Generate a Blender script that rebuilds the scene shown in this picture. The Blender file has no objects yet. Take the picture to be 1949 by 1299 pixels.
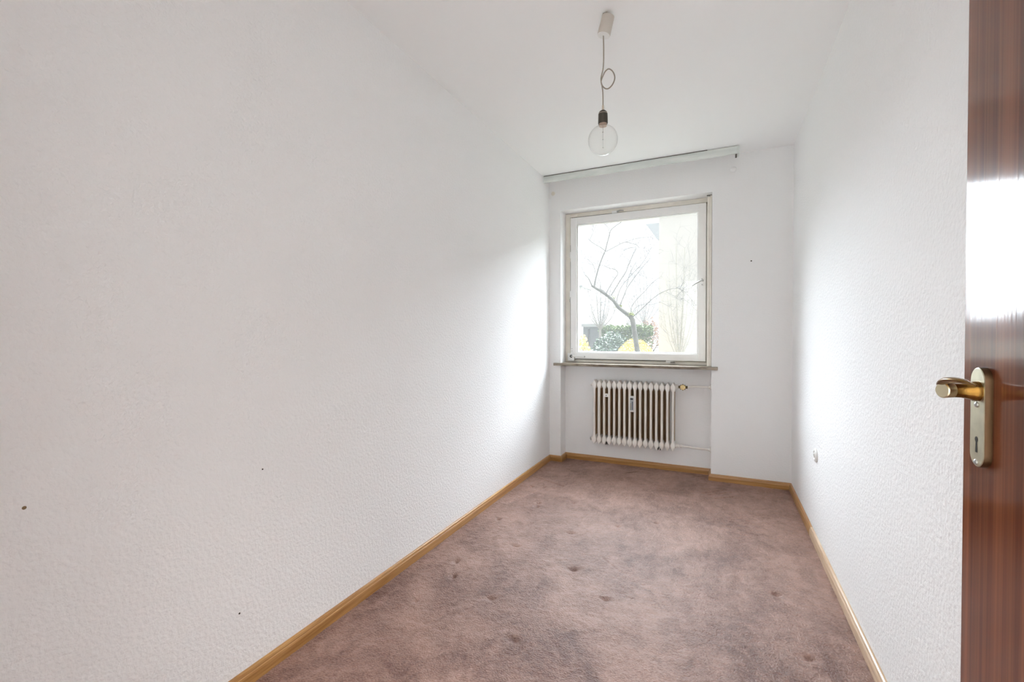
import bpy, bmesh, math, random
import numpy as np
from mathutils import Vector, Matrix

# ------------------------------------------------------------------ camera, world, light, exposure
SC = bpy.context.scene
COL = SC.collection
PI = math.pi
CAM = Vector((1.38716, -3.78872, 1.13338))
RIGHT = Vector((0.90686619, 0.42141689, -0.00123142))
UP = Vector((-0.00479904, 0.01324908, 0.99990071))
FWD = Vector((-0.42139137, 0.90677024, -0.01403754))
FPX = 849.27
cam_data = bpy.data.cameras.new('camera')
cam_data.sensor_width = 36.0
cam_data.lens = 36.0 * FPX / 1949.0
cam_data.clip_start = 0.02
cam_data.clip_end = 300
cam = bpy.data.objects.new('camera', cam_data)
COL.objects.link(cam)
M = Matrix.Identity(4)
for i in range(3):
    M[i][0] = RIGHT[i]; M[i][1] = UP[i]; M[i][2] = -FWD[i]; M[i][3] = CAM[i]
cam.matrix_world = M
SC.camera = cam

SKY_STRENGTH = 1.1
FILL_WATT = 96.0       # added fill light on the hallway ceiling, built further down
world = bpy.data.worlds.new('overcast_sky')
SC.world = world
world.use_nodes = True
bg = world.node_tree.nodes['Background']
bg.inputs['Color'].default_value = (0.93, 0.965, 1.0, 1)
bg.inputs['Strength'].default_value = SKY_STRENGTH

SC.view_settings.view_transform = 'Standard'
SC.view_settings.look = 'None'
SC.view_settings.gamma = 1.0
SC.view_settings.use_curve_mapping = False
SC.view_settings.exposure = 0.13
SC.cycles.max_bounces = 16
SC.cycles.diffuse_bounces = 12
SC.cycles.glossy_bounces = 6
SC.cycles.transparent_max_bounces = 16
SC.cycles.use_denoising = True
SC.cycles.sample_clamp_indirect = 10.0

# sun lamp added under the overcast sky: very soft boost of daylight into the window
sun_data = bpy.data.lights.new('added_soft_sun', 'SUN')
sun_data.energy = 45.0
sun_data.angle = math.radians(106)
sun_data.color = (0.84, 0.93, 1.0)
sun = bpy.data.objects.new('added_soft_sun', sun_data)
sun_dir = Vector((0.0, math.cos(math.radians(51)), math.sin(math.radians(51))))   # towards the added sun lamp
sun.rotation_euler = sun_dir.to_track_quat('Z', 'Y').to_euler()
sun.location = (0, 40, 40)
COL.objects.link(sun)

# sampling guide for the sky light coming through the window opening (emits nothing itself)
pl = bpy.data.lights.new('window_portal', 'AREA')
pl.shape = 'RECTANGLE'; pl.size = 1.2; pl.size_y = 1.35
pl.cycles.is_portal = True
po = bpy.data.objects.new('window_portal', pl)
po.location = (0.72, 0.24, 1.56); po.rotation_euler = (-PI / 2, 0, 0)
COL.objects.link(po)

# ------------------------------------------------------------------ room measures (metres)
W = 1.868          # room width, left wall x = 0
H = 2.50           # ceiling
YE = -3.70         # entrance wall, room side
NX0, NX1, NY = 0.105, 1.332, 0.14      # window niche
SILL_Z0, SILL_Z1 = 0.858, 0.882
HEAD = 2.235

# ------------------------------------------------------------------ helpers
def at(px, py, Y):
    """world point on the plane y = Y seen at a photograph pixel"""
    d = FWD + RIGHT * ((px - 974.5) / FPX) - UP * ((py - 649.5) / FPX)
    return CAM + d * ((Y - CAM.y) / d.y)

class MB:
    """collects faces; build() links them as one mesh object"""
    def __init__(self):
        self.v = []; self.f = []; self.m = []
    def add(self, verts, faces, mi=0):
        b = len(self.v)
        self.v += [tuple(p) for p in verts]
        self.f += [tuple(i + b for i in f) for f in faces]
        self.m += [mi] * len(faces)
        return self
    def box(self, x0, x1, y0, y1, z0, z1, mi=0):
        p = [(x0, y0, z0), (x1, y0, z0), (x1, y1, z0), (x0, y1, z0), (x0, y0, z1), (x1, y0, z1), (x1, y1, z1), (x0, y1, z1)]
        return self.add(p, [(0, 3, 2, 1), (4, 5, 6, 7), (0, 1, 5, 4), (1, 2, 6, 5), (2, 3, 7, 6), (3, 0, 4, 7)], mi)
    def rings(self, rings, cap=True, mi=0, closed=False):
        n = len(rings[0]); v = [p for r in rings for p in r]; f = []
        m = len(rings)
        for i in range(m if closed else m - 1):
            a = i * n; b = ((i + 1) % m) * n
            for j in range(n):
                k = (j + 1) % n
                f.append((a + j, a + k, b + k, b + j))
        if cap and not closed:
            f.append(tuple(range(n - 1, -1, -1)))
            f.append(tuple((m - 1) * n + j for j in range(n)))
        return self.add(v, f, mi)
    def lathe(self, prof, origin, axis, seg=24, mi=0, cap=True):
        """prof: list of (distance along axis, radius)"""
        ax = Vector(axis).normalized(); o = Vector(origin)
        t = Vector((0, 0, 1)) if abs(ax.z) < 0.9 else Vector((1, 0, 0))
        u = ax.cross(t).normalized(); w = ax.cross(u)
        rs = []
        for d, r in prof:
            c = o + ax * d
            rs.append([c + (u * math.cos(2 * PI * k / seg) + w * math.sin(2 * PI * k / seg)) * r for k in range(seg)])
        return self.rings(rs, cap, mi)
    def tube(self, pts, rad, seg=8, mi=0, closed=False, cap=True, flat=1.0):
        pts = [Vector(p) for p in pts]; n = len(pts)
        rads = rad if isinstance(rad, (list, tuple)) else [rad] * n
        rs = []; prev = None
        for i in range(n):
            if closed: t = (pts[(i + 1) % n] - pts[i - 1]).normalized()
            else: t = (pts[min(i + 1, n - 1)] - pts[max(i - 1, 0)]).normalized()
            if prev is None:
                ref = Vector((0, 0, 1)) if abs(t.z) < 0.9 else Vector((1, 0, 0))
                u = t.cross(ref).normalized()
            else:
                u = (prev - t * prev.dot(t)).normalized()
            prev = u; w = t.cross(u)
            rs.append([pts[i] + (u * math.cos(2 * PI * k / seg) * flat + w * math.sin(2 * PI * k / seg)) * rads[i] for k in range(seg)])
        return self.rings(rs, cap, mi, closed)
    def prism(self, poly, p0, ex, ey, ez, length, mi=0):
        """poly in (a, b) -> p0 + ex*a + ey*b, extruded along ez"""
        p0 = Vector(p0); ex = Vector(ex); ey = Vector(ey); ez = Vector(ez)
        r0 = [p0 + ex * a + ey * b for a, b in poly]; r1 = [p + ez * length for p in r0]
        return self.rings([r0, r1], True, mi)
    def build(self, name, mats, parent=None, smooth=False, bevel=0.0, loc=None, segs=2):
        me = bpy.data.meshes.new(name)
        me.from_pydata(self.v, [], self.f)
        mats = mats if isinstance(mats, (list, tuple)) else [mats]
        for m in mats: me.materials.append(m)
        me.polygons.foreach_set('material_index', self.m)
        bm = bmesh.new(); bm.from_mesh(me)
        bmesh.ops.recalc_face_normals(bm, faces=bm.faces)
        if bevel:
            es = [e for e in bm.edges if len(e.link_faces) == 2 and e.calc_face_angle(0) > 0.6]
            bmesh.ops.bevel(bm, geom=es, offset=bevel, segments=segs, profile=0.5, affect='EDGES')
        bm.to_mesh(me); bm.free()
        if smooth:
            me.polygons.foreach_set('use_smooth', [True] * len(me.polygons))
            me.set_sharp_from_angle(angle=0.7)
        o = bpy.data.objects.new(name, me); COL.objects.link(o)
        if parent: o.parent = parent
        if loc: o.location = loc
        return o

def empty(name, loc=(0, 0, 0)):
    o = bpy.data.objects.new(name, None); o.empty_display_size = 0.1
    COL.objects.link(o); o.location = loc
    return o

def tag(o, label, cat, group=None, kind=None):
    o['label'] = label; o['category'] = cat
    if group: o['group'] = group
    if kind: o['kind'] = kind
    return o

def at_origin(o, root):
    """parent without moving: parts are built in world coordinates"""
    o.parent = root
    o.location = -root.location
    return o

# ------------------------------------------------------------------ materials
def new_mat(name):
    m = bpy.data.materials.new(name); m.use_nodes = True
    nt = m.node_tree; b = nt.nodes['Principled BSDF']
    return m, nt, b

def mat(name, col, rough=0.5, metal=0.0, spec=0.5, vary=0.0, vscale=20, bump=0.0, bscale=100, bdist=0.002, coat=0.0, coat_rough=0.1, col2=None, stretch=(1, 1, 1), detail=4):
    m, nt, b = new_mat(name)
    N, L = nt.nodes, nt.links
    b.inputs['Base Color'].default_value = (*col, 1)
    b.inputs['Roughness'].default_value = rough
    b.inputs['Metallic'].default_value = metal
    b.inputs['Specular IOR Level'].default_value = spec
    b.inputs['Coat Weight'].default_value = coat
    b.inputs['Coat Roughness'].default_value = coat_rough
    if vary or bump or col2:
        tc = N.new('ShaderNodeTexCoord'); mp = N.new('ShaderNodeMapping')
        mp.inputs['Scale'].default_value = stretch
        L.new(tc.outputs['Object'], mp.inputs['Vector'])
    if vary or col2:
        nz = N.new('ShaderNodeTexNoise'); nz.inputs['Scale'].default_value = vscale; nz.inputs['Detail'].default_value = detail
        L.new(mp.outputs[0], nz.inputs['Vector'])
        rp = N.new('ShaderNodeValToRGB')
        c2 = col2 if col2 else tuple(min(1, c * (1 + vary)) for c in col)
        c1 = col if col2 else tuple(c * (1 - vary) for c in col)
        rp.color_ramp.elements[0].position = 0.35; rp.color_ramp.elements[1].position = 0.65
        rp.color_ramp.elements[0].color = (*c1, 1); rp.color_ramp.elements[1].color = (*c2, 1)
        L.new(nz.outputs['Fac'], rp.inputs['Fac']); L.new(rp.outputs['Color'], b.inputs['Base Color'])
    if bump:
        nb = N.new('ShaderNodeTexNoise'); nb.inputs['Scale'].default_value = bscale; nb.inputs['Detail'].default_value = 3
        L.new(mp.outputs[0], nb.inputs['Vector'])
        bp = N.new('ShaderNodeBump'); bp.inputs['Strength'].default_value = bump; bp.inputs['Distance'].default_value = bdist
        L.new(nb.outputs['Fac'], bp.inputs['Height']); L.new(bp.outputs['Normal'], b.inputs['Normal'])
    return m

def wallpaper(name, col, k=1.0):
    """painted wallpaper with a fine embossed relief"""
    m, nt, b = new_mat(name); N, L = nt.nodes, nt.links
    b.inputs['Roughness'].default_value = 0.75
    b.inputs['Specular IOR Level'].default_value = 0.25
    tc = N.new('ShaderNodeTexCoord')
    n1 = N.new('ShaderNodeTexNoise'); n1.inputs['Scale'].default_value = 85; n1.inputs['Detail'].default_value = 3; n1.inputs['Distortion'].default_value = 0.15
    n2 = N.new('ShaderNodeTexNoise'); n2.inputs['Scale'].default_value = 1.3; n2.inputs['Detail'].default_value = 3
    L.new(tc.outputs['Object'], n1.inputs['Vector']); L.new(tc.outputs['Object'], n2.inputs['Vector'])
    rp = N.new('ShaderNodeValToRGB')
    rp.color_ramp.elements[0].position = 0.3; rp.color_ramp.elements[1].position = 0.7
    rp.color_ramp.elements[0].color = (*[c * 0.985 for c in col], 1); rp.color_ramp.elements[1].color = (*col, 1)
    L.new(n2.outputs['Fac'], rp.inputs['Fac']); L.new(rp.outputs['Color'], b.inputs['Base Color'])
    bp = N.new('ShaderNodeBump'); bp.inputs['Strength'].default_value = 0.66 * k; bp.inputs['Distance'].default_value = 0.0055
    L.new(n1.outputs['Fac'], bp.inputs['Height']); L.new(bp.outputs['Normal'], b.inputs['Normal'])
    return m

def wood(name, c1, c2, scale, stretch, rough, coat=0.0, coat_rough=0.1, dist=1.5, bump=0.0, spec=0.5, coat_ior=1.5):
    """grain bands running along the axis that is squeezed in 'stretch'"""
    m, nt, b = new_mat(name); N, L = nt.nodes, nt.links
    b.inputs['Specular IOR Level'].default_value = spec; b.inputs['Coat IOR'].default_value = coat_ior
    tc = N.new('ShaderNodeTexCoord'); mp = N.new('ShaderNodeMapping'); mp.inputs['Scale'].default_value = stretch
    L.new(tc.outputs['Object'], mp.inputs['Vector'])
    n1 = N.new('ShaderNodeTexNoise'); n1.inputs['Scale'].default_value = scale; n1.inputs['Detail'].default_value = 5; n1.inputs['Distortion'].default_value = dist
    n2 = N.new('ShaderNodeTexNoise'); n2.inputs['Scale'].default_value = scale * 7; n2.inputs['Detail'].default_value = 2
    L.new(mp.outputs[0], n1.inputs['Vector']); L.new(mp.outputs[0], n2.inputs['Vector'])
    ad = N.new('ShaderNodeMath'); ad.operation = 'MULTIPLY_ADD'; ad.inputs[1].default_value = 0.3
    L.new(n2.outputs['Fac'], ad.inputs[0]); L.new(n1.outputs['Fac'], ad.inputs[2])
    rp = N.new('ShaderNodeValToRGB')
    rp.color_ramp.elements[0].position = 0.45; rp.color_ramp.elements[1].position = 0.85
    rp.color_ramp.elements[0].color = (*c1, 1); rp.color_ramp.elements[1].color = (*c2, 1)
    L.new(ad.outputs[0], rp.inputs['Fac']); L.new(rp.outputs['Color'], b.inputs['Base Color'])
    b.inputs['Roughness'].default_value = rough
    b.inputs['Coat Weight'].default_value = coat; b.inputs['Coat Roughness'].default_value = coat_rough
    if bump:
        bp = N.new('ShaderNodeBump'); bp.inputs['Strength'].default_value = bump; bp.inputs['Distance'].default_value = 0.0006
        L.new(n1.outputs['Fac'], bp.inputs['Height'])
        L.new(bp.outputs['Normal'], b.inputs['Coat Normal']); L.new(bp.outputs['Normal'], b.inputs['Normal'])
    return m

def thin_glass(name, veil=0.0, tint=(1, 1, 1), ior=0.035):
    """clear sheet: straight transmission, Fresnel reflection, a scattering share that veils the view with haze"""
    m = bpy.data.materials.new(name); m.use_nodes = True
    nt = m.node_tree; N, L = nt.nodes, nt.links
    N.remove(N['Principled BSDF']); out = N['Material Output']
    tr = N.new('ShaderNodeBsdfTransparent'); tr.inputs['Color'].default_value = (*tint, 1)
    gl = N.new('ShaderNodeBsdfGlossy'); gl.inputs['Roughness'].default_value = 0.02
    lw = N.new('ShaderNodeLayerWeight'); lw.inputs['Blend'].default_value = 0.5
    pw = N.new('ShaderNodeMath'); pw.operation = 'POWER'; pw.inputs[1].default_value = 3.2
    fr = N.new('ShaderNodeMath'); fr.operation = 'MULTIPLY_ADD'; fr.inputs[1].default_value = 0.8; fr.inputs[2].default_value = ior
    L.new(lw.outputs['Facing'], pw.inputs[0]); L.new(pw.outputs[0], fr.inputs[0])
    mx = N.new('ShaderNodeMixShader')
    L.new(fr.outputs[0], mx.inputs[0]); L.new(tr.outputs[0], mx.inputs[1]); L.new(gl.outputs[0], mx.inputs[2])
    last = mx
    if veil:
        tl = N.new('ShaderNodeBsdfTranslucent'); tl.inputs['Color'].default_value = (0.95, 0.95, 0.95, 1)
        m2 = N.new('ShaderNodeMixShader'); m2.inputs[0].default_value = veil
        L.new(mx.outputs[0], m2.inputs[1]); L.new(tl.outputs[0], m2.inputs[2]); last = m2
    L.new(last.outputs[0], out.inputs['Surface'])
    return m

def carpet_mat():
    m, nt, b = new_mat('carpet_pile'); N, L = nt.nodes, nt.links
    tc = N.new('ShaderNodeTexCoord')
    def noise(s, d=3, dist=0.0, stretch=None):
        n = N.new('ShaderNodeTexNoise'); n.inputs['Scale'].default_value = s; n.inputs['Detail'].default_value = d; n.inputs['Distortion'].default_value = dist
        if stretch:
            mp = N.new('ShaderNodeMapping'); mp.inputs['Scale'].default_value = stretch
            L.new(tc.outputs['Object'], mp.inputs['Vector']); L.new(mp.outputs[0], n.inputs['Vector'])
        else: L.new(tc.outputs['Object'], n.inputs['Vector'])
        return n
    n1 = noise(3.2, 8, 0.7); n2 = noise(16.0, 5, 1.2, (1, 0.7, 1)); n3 = noise(110, 3)
    n1.inputs['Roughness'].default_value = 0.62
    a = N.new('ShaderNodeMath'); a.operation = 'MULTIPLY_ADD'; a.inputs[1].default_value = 0.6
    L.new(n2.outputs['Fac'], a.inputs[0]); L.new(n1.outputs['Fac'], a.inputs[2])
    c = N.new('ShaderNodeMath'); c.operation = 'MULTIPLY_ADD'; c.inputs[1].default_value = 0.55
    L.new(n3.outputs['Fac'], c.inputs[0]); L.new(a.outputs[0], c.inputs[2])
    rp = N.new('ShaderNodeValToRGB'); e = rp.color_ramp.elements
    e[0].position = 0.72; e[0].color = (0.125, 0.050, 0.031, 1)
    e[1].position = 1.22; e[1].color = (0.35, 0.203, 0.156, 1)
    sc = N.new('ShaderNodeMath'); sc.operation = 'MULTIPLY'; sc.inputs[1].default_value = 1.0
    L.new(c.outputs[0], sc.inputs[0])
    mr = N.new('ShaderNodeMapRange'); mr.inputs['From Min'].default_value = 0.88; mr.inputs['From Max'].default_value = 1.28
    L.new(sc.outputs[0], mr.inputs['Value'])
    e[0].position = 0.0; e[1].position = 1.0
    L.new(mr.outputs[0], rp.inputs['Fac']); L.new(rp.outputs['Color'], b.inputs['Base Color'])
    b.inputs['Roughness'].default_value = 0.47
    b.inputs['Specular IOR Level'].default_value = 0.72
    b.inputs['Sheen Weight'].default_value = 0.2
    b.inputs['Sheen Roughness'].default_value = 0.38
    b.inputs['Sheen Tint'].default_value = (1.0, 0.80, 0.74, 1)
    bp = N.new('ShaderNodeBump'); bp.inputs['Strength'].default_value = 0.8; bp.inputs['Distance'].default_value = 0.006
    nb = noise(170, 3)
    L.new(nb.outputs['Fac'], bp.inputs['Height']); L.new(bp.outputs['Normal'], b.inputs['Normal'])
    return m

WALLC = (0.888, 0.893, 0.896)
m_wall = wallpaper('white_wallpaper', WALLC)
m_wall_back = wallpaper('white_wallpaper_window_wall', WALLC, 0.4)
m_ceil = mat('ceiling_paint', (0.93, 0.94, 0.945), 0.8, spec=0.2, bump=0.1, bscale=60, bdist=0.002)
m_carpet = carpet_mat()
m_base = wood('honey_oak', (0.31, 0.135, 0.032), (0.50, 0.27, 0.09), 9, (0.25, 0.25, 9), 0.38, coat=0.35, coat_rough=0.25)
m_base_pale = wood('pale_oak', (0.52, 0.34, 0.19), (0.74, 0.58, 0.42), 9, (0.25, 0.25, 9), 0.35, coat=0.4, coat_rough=0.25)
m_door = wood('sapele_veneer', (0.085, 0.022, 0.009), (0.20, 0.062, 0.026), 10, (7.0, 7.0, 0.06), 0.3, coat=0.9, coat_rough=0.10, dist=0.35, bump=0.3, spec=0.03, coat_ior=1.33)
m_frame = mat('frame_cream_paint', (0.82, 0.785, 0.71), 0.4, vary=0.05, vscale=9)
m_sash = mat('sash_white_paint', (0.87, 0.87, 0.86), 0.35, vary=0.015, vscale=12)
m_gaps_fittings = mat('shade_gaps_and_dark_fittings', (0.09, 0.085, 0.075), 0.6)  # dark fittings, and strips that stand in for shade in gaps
m_steel = mat('dull_steel', (0.42, 0.42, 0.41), 0.35, metal=0.9)
m_black = mat('black_plastic', (0.015, 0.015, 0.018), 0.4)
m_glass = thin_glass('window_glass', veil=0.020)  # scattering share lays a pale haze over the garden view
m_sill = mat('sill_stone', (0.13, 0.095, 0.06), 0.3, col2=(0.31, 0.26, 0.20), vscale=14, stretch=(1, 3, 3))
m_rad = mat('radiator_enamel', (0.83, 0.80, 0.755), 0.35, vary=0.012, vscale=15)
m_radin = mat('radiator_gap_shade', (0.36, 0.24, 0.13), 0.6, vary=0.1, vscale=12)  # shade between the columns put into the colour of the rear ones
m_radshade = mat('radiator_shade_panel', (0.30, 0.185, 0.085), 0.7, vary=0.12, vscale=10)  # shade behind the radiator put into a brown panel colour
m_brass = mat('dull_brass', (0.60, 0.47, 0.24), 0.38, metal=0.7, vary=0.1, vscale=60)
m_bronze = mat('dark_bronze', (0.12, 0.08, 0.035), 0.4, metal=0.7)
m_white = mat('white_plastic', (0.82, 0.82, 0.80), 0.4)
m_dial = mat('meter_face_grey', (0.40, 0.43, 0.44), 0.3)
m_fluid1 = mat('meter_tube_olive', (0.36, 0.35, 0.27), 0.25)
m_fluid2 = mat('meter_tube_blue', (0.10, 0.115, 0.16), 0.25)
m_rail = mat('brushed_grey_aluminium', (0.66, 0.71, 0.68), 0.5, metal=0.0, col2=(0.80, 0.83, 0.80), vscale=5, stretch=(1, 6, 6))
m_canopy = mat('canopy_shaded_white', (0.56, 0.515, 0.46), 0.5)  # shade on the white canopy's side put into its colour
m_cord = mat('beige_textile_cord', (0.34, 0.30, 0.25), 0.8)
m_grip = mat('beige_cord_grip', (0.55, 0.47, 0.38), 0.6)
m_socket = mat('dark_olive_bakelite', (0.055, 0.05, 0.038), 0.4)
m_copper = mat('lamp_cap_brass', (0.52, 0.40, 0.32), 0.4, metal=0.5)
m_bulb = thin_glass('bulb_glass', 0.0, (0.985, 0.985, 0.98), 0.03)
m_fil = mat('filament_wire', (0.22, 0.21, 0.2), 0.5, metal=0.6)
m_plate = mat('door_plate_brass', (0.60, 0.56, 0.42), 0.34, metal=1.0, vary=0.1, vscale=40)
m_lever = mat('door_lever_bronze', (0.23, 0.12, 0.028), 0.22, metal=1.0)
m_platerim = mat('door_plate_rim_dark_reflection', (0.085, 0.045, 0.02), 0.35, metal=0.8)  # dark reflection on the plate edge put into its colour
m_levercap = mat('door_lever_worn_brass', (0.66, 0.60, 0.42), 0.32, metal=1.0)
m_hole = mat('hole_dark', (0.02, 0.015, 0.01), 0.8)
m_nail = mat('nail_brown', (0.20, 0.13, 0.06), 0.6)

# ------------------------------------------------------------------ the room shell
def struct(o, label, cat):
    return tag(o, label, cat, kind='structure')

def hash_noise(shape, cells, rng):
    """smooth value noise on a grid; cells = lattice size (ny, nx)"""
    ny, nx = shape; cy, cx = cells
    g = rng.random((cy + 2, cx + 2))
    y = np.linspace(0, cy, ny, endpoint=False); x = np.linspace(0, cx, nx, endpoint=False)
    yi = y.astype(int); xi = x.astype(int); ty = y - yi; tx = x - xi
    ty = (ty * ty * (3 - 2 * ty))[:, None]; tx = (tx * tx * (3 - 2 * tx))[None, :]
    a = g[np.ix_(yi, xi)]; b = g[np.ix_(yi, xi + 1)]; c = g[np.ix_(yi + 1, xi)]; d = g[np.ix_(yi + 1, xi + 1)]
    return (a * (1 - tx) + b * tx) * (1 - ty) + (c * (1 - tx) + d * tx) * ty

def build_carpet():
    rng = np.random.default_rng(5)
    x0, x1, y0, y1 = 0.004, W - 0.004, YE, NY - 0.004
    step = 0.0052
    nx = int((x1 - x0) / step); ny = int((y1 - y0) / step)
    X, Y = np.meshgrid(np.linspace(x0, x1, nx), np.linspace(y0, y1, ny))
    lx, ly = x1 - x0, y1 - y0
    def n(cell_x, cell_y): return hash_noise((ny, nx), (max(1, int(ly / cell_y)), max(1, int(lx / cell_x))), rng) - 0.5
    z = 0.0016 * (rng.random((ny, nx)) - 0.5) + 0.0022 * n(0.010, 0.010) + 0.0018 * n(0.02, 0.016)
    z += 0.0022 * n(0.06, 0.045) + 0.002 * n(0.16, 0.12)
    # short creases where the pile has been pushed together
    cre = n(0.045, 0.014); mask = np.clip(n(0.35, 0.45) * 3.0, 0, 1) * np.clip((X - 0.7) * 1.4, 0, 1)
    z -= 0.006 * mask * np.clip(np.abs(cre) * 2.2 - 0.35, 0, 1)
    # dents left by furniture feet and strokes of the vacuum cleaner
    dr = random.Random(11)
    dents = [(0.28, -1.0), (0.30, -1.06), (0.16, -1.35), (0.40, -1.62), (0.20, -1.9), (0.26, -2.02), (0.5, -2.1), (0.22, -2.25), (0.85, -1.15),
             (1.62, -1.55), (1.68, -1.95), (0.62, -1.35), (0.75, -1.72), (0.95, -1.9), (1.05, -1.0), (0.12, -0.72), (0.7, -2.3), (0.5, -0.9)]
    for cx_, cy_ in dents:
        rx, ry = dr.uniform(0.012, 0.026), dr.uniform(0.010, 0.018)
        z -= dr.uniform(0.010, 0.018) * np.exp(-(((X - cx_) / rx) ** 2 + ((Y - cy_) / ry) ** 2))
    for ax, ay, bx, by, w_, d_ in [(0.06, -0.50, 0.34, -0.62, 0.006, 0.006), (1.28, -0.34, 1.44, -0.20, 0.006, 0.006), (1.32, -0.36, 1.47, -0.24, 0.005, 0.006),
                                   (0.7, -0.1, 0.78, -0.02, 0.006, 0.005), (1.36, -0.42, 1.48, -0.33, 0.005, 0.006), (0.85, -1.55, 0.97, -1.66, 0.007, 0.003),
                                   (0.1, -1.1, 0.22, -0.7, 0.007, 0.004)]:
        dx, dy = bx - ax, by - ay; L2 = dx * dx + dy * dy
        t = np.clip(((X - ax) * dx + (Y - ay) * dy) / L2, 0, 1)
        dd = np.hypot(X - ax - t * dx, Y - ay - t * dy)
        z -= d_ * np.exp(-(dd / w_) ** 2)
    z = np.minimum(z, 0.006)
    edge = np.minimum(np.minimum(X - x0, x1 - X), 0.03) / 0.03
    z = z * np.clip(edge + 0.3, 0, 1)
    idx = np.arange(nx * ny).reshape(ny, nx)
    quads = np.stack([idx[:-1, :-1], idx[:-1, 1:], idx[1:, 1:], idx[1:, :-1]], -1)
    cyq = Y[:-1, :-1]; cxq = X[:-1, :-1]
    keep = (cyq < -0.002) | ((cxq > NX0) & (cxq < NX1 - step))
    quads = quads[keep].reshape(-1, 4)
    me = bpy.data.meshes.new('floor')
    me.vertices.add(nx * ny); me.vertices.foreach_set('co', np.stack([X, Y, z], -1).astype(np.float32).ravel())
    nq = len(quads)
    me.loops.add(nq * 4); me.loops.foreach_set('vertex_index', quads.astype(np.int32).ravel())
    me.polygons.add(nq); me.polygons.foreach_set('loop_start', np.arange(0, nq * 4, 4, dtype=np.int32))
    me.update(calc_edges=True)
    me.polygons.foreach_set('use_smooth', np.ones(nq, dtype=bool))
    me.materials.append(m_carpet)
    o = bpy.data.objects.new('floor', me); COL.objects.link(o)
    return struct(o, 'worn rose brown wall-to-wall carpet with pressed dents and brushed pile', 'floor')

build_carpet()
sub = MB().box(-0.9, W + 1.1, -5.6, 0.25, -0.20, -0.03).build('floor_slab', mat('screed', (0.3, 0.28, 0.26), 0.9))
struct(sub, 'grey screed slab beneath the carpet', 'floor')
hf = MB().box(-0.9, W + 1.1, -5.5, YE, -0.03, 0.0).build('floor_hall', mat('hall_tiles', (0.62, 0.62, 0.61), 0.5, vary=0.03))
struct(hf, 'pale grey floor of the hallway behind the doorway', 'floor')
struct(MB().box(-0.9, W + 1.1, -5.6, 0.25, H, H + 0.15).build('ceiling', m_ceil), 'plain white painted ceiling', 'ceiling')
struct(MB().box(-0.12, 0, YE - 0.12, 0.25, 0, H).build('wall_left', m_wall), 'long white embossed wallpaper wall opposite the open door', 'wall')
struct(MB().box(W, W + 0.12, YE - 0.12, 0.25, 0, H).build('wall_right', m_wall), 'white embossed wallpaper wall with round outlet, beside the open door', 'wall')
wb = MB()
wb.box(0, NX0, 0, 0.25, 0, H).box(NX1, W, 0, 0.25, 0, H).box(NX0, NX1, 0, 0.25, HEAD, H).box(NX0, NX1, NY, 0.25, 0, SILL_Z0)
struct(wb.build('wall_back', m_wall_back), 'white window wall with radiator niche', 'wall')
OX0, OX1 = 0.865, 1.757
we = MB()
we.box(0, OX0, YE - 0.12, YE, 0, H).box(OX1, W, YE - 0.12, YE, 0, H).box(OX0, OX1, YE - 0.12, YE, 2.02, H)
struct(we.build('wall_entry', m_wall), 'white entrance wall with the open doorway', 'wall')
hw = MB()
hw.box(-0.9, W + 1.1, -5.6, -5.5, 0, H).box(-1.0, -0.9, -5.6, YE, 0, H).box(W + 1.0, W + 1.1, -5.6, YE, 0, H)
hw.box(-0.9, -0.12, YE - 0.12, YE, 0, H).box(W + 0.12, W + 1.0, YE - 0.12, YE, 0, H)
struct(hw.build('wall_hall', m_wall_back), 'white walls enclosing the hallway behind the doorway', 'wall')

# added fill light on the hallway ceiling behind the camera
hl = empty('added_hall_fill', (1.25, -4.03, H))
tag(hl, 'added round flat fill light on the hallway ceiling behind the doorway', 'lamp')
hl_b = MB().lathe([(0, 0.20), (0.03, 0.20), (0.035, 0.19), (0.035, 0.001)], (0, 0, 0), (0, 0, -1), 32).build('fill_lamp_housing', m_white, hl, smooth=True)
ld = bpy.data.lights.new('fill_light', 'AREA'); ld.shape = 'DISK'; ld.size = 0.38; ld.energy = FILL_WATT; ld.color = (1.0, 0.985, 0.955)
lo = bpy.data.objects.new('fill_light', ld); COL.objects.link(lo); lo.parent = hl; lo.location = (0, 0, -0.04)

# baseboards: one mitred strip per straight run
path = [Vector((0, YE, 0)), Vector((0, 0, 0)), Vector((NX0, 0, 0)), Vector((NX0, NY, 0)), Vector((NX1, NY, 0)), Vector((NX1, 0, 0)), Vector((W, 0, 0)), Vector((W, -0.818, 0)), Vector((W, YE, 0))]
prof = [(0.0, -0.008), (0.016, -0.008), (0.016, 0.030), (0.0145, 0.036), (0.0125, 0.0385), (0.0125, 0.042), (0.0105, 0.0475), (0.006, 0.050), (0.0, 0.050)]
names = ['baseboard_left', 'baseboard_back', 'baseboard_back', 'baseboard_back', 'baseboard_back', 'baseboard_back', 'baseboard_right', 'baseboard_right']
blabels = ['long honey oak baseboard along the wall opposite the door', 'short honey oak baseboard on the narrow pier left of the radiator niche',
           'tiny honey oak baseboard on the far cheek of the radiator niche', 'honey oak baseboard below the radiator', 'tiny honey oak baseboard return at the niche edge under the pipes',
           'honey oak baseboard on the wide pier between niche and corner', 'short honey oak baseboard piece beyond the joint, running into the corner by the window wall', 'long pale oak baseboard under the round outlet']
def offset(i, a):
    """point of the path pushed into the room by a, mitred"""
    def nrm(p, q):
        d = (q - p).normalized(); return Vector((d.y, -d.x, 0))
    if i == 0: return path[0] + nrm(path[0], path[1]) * a
    if i == len(path) - 1: return path[-1] + nrm(path[-2], path[-1]) * a
    n0 = nrm(path[i - 1], path[i]); n1 = nrm(path[i], path[i + 1])
    if n0.dot(n1) > 0.9: return path[i] + n0 * a
    return path[i] + (n0 + n1) * a
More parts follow.
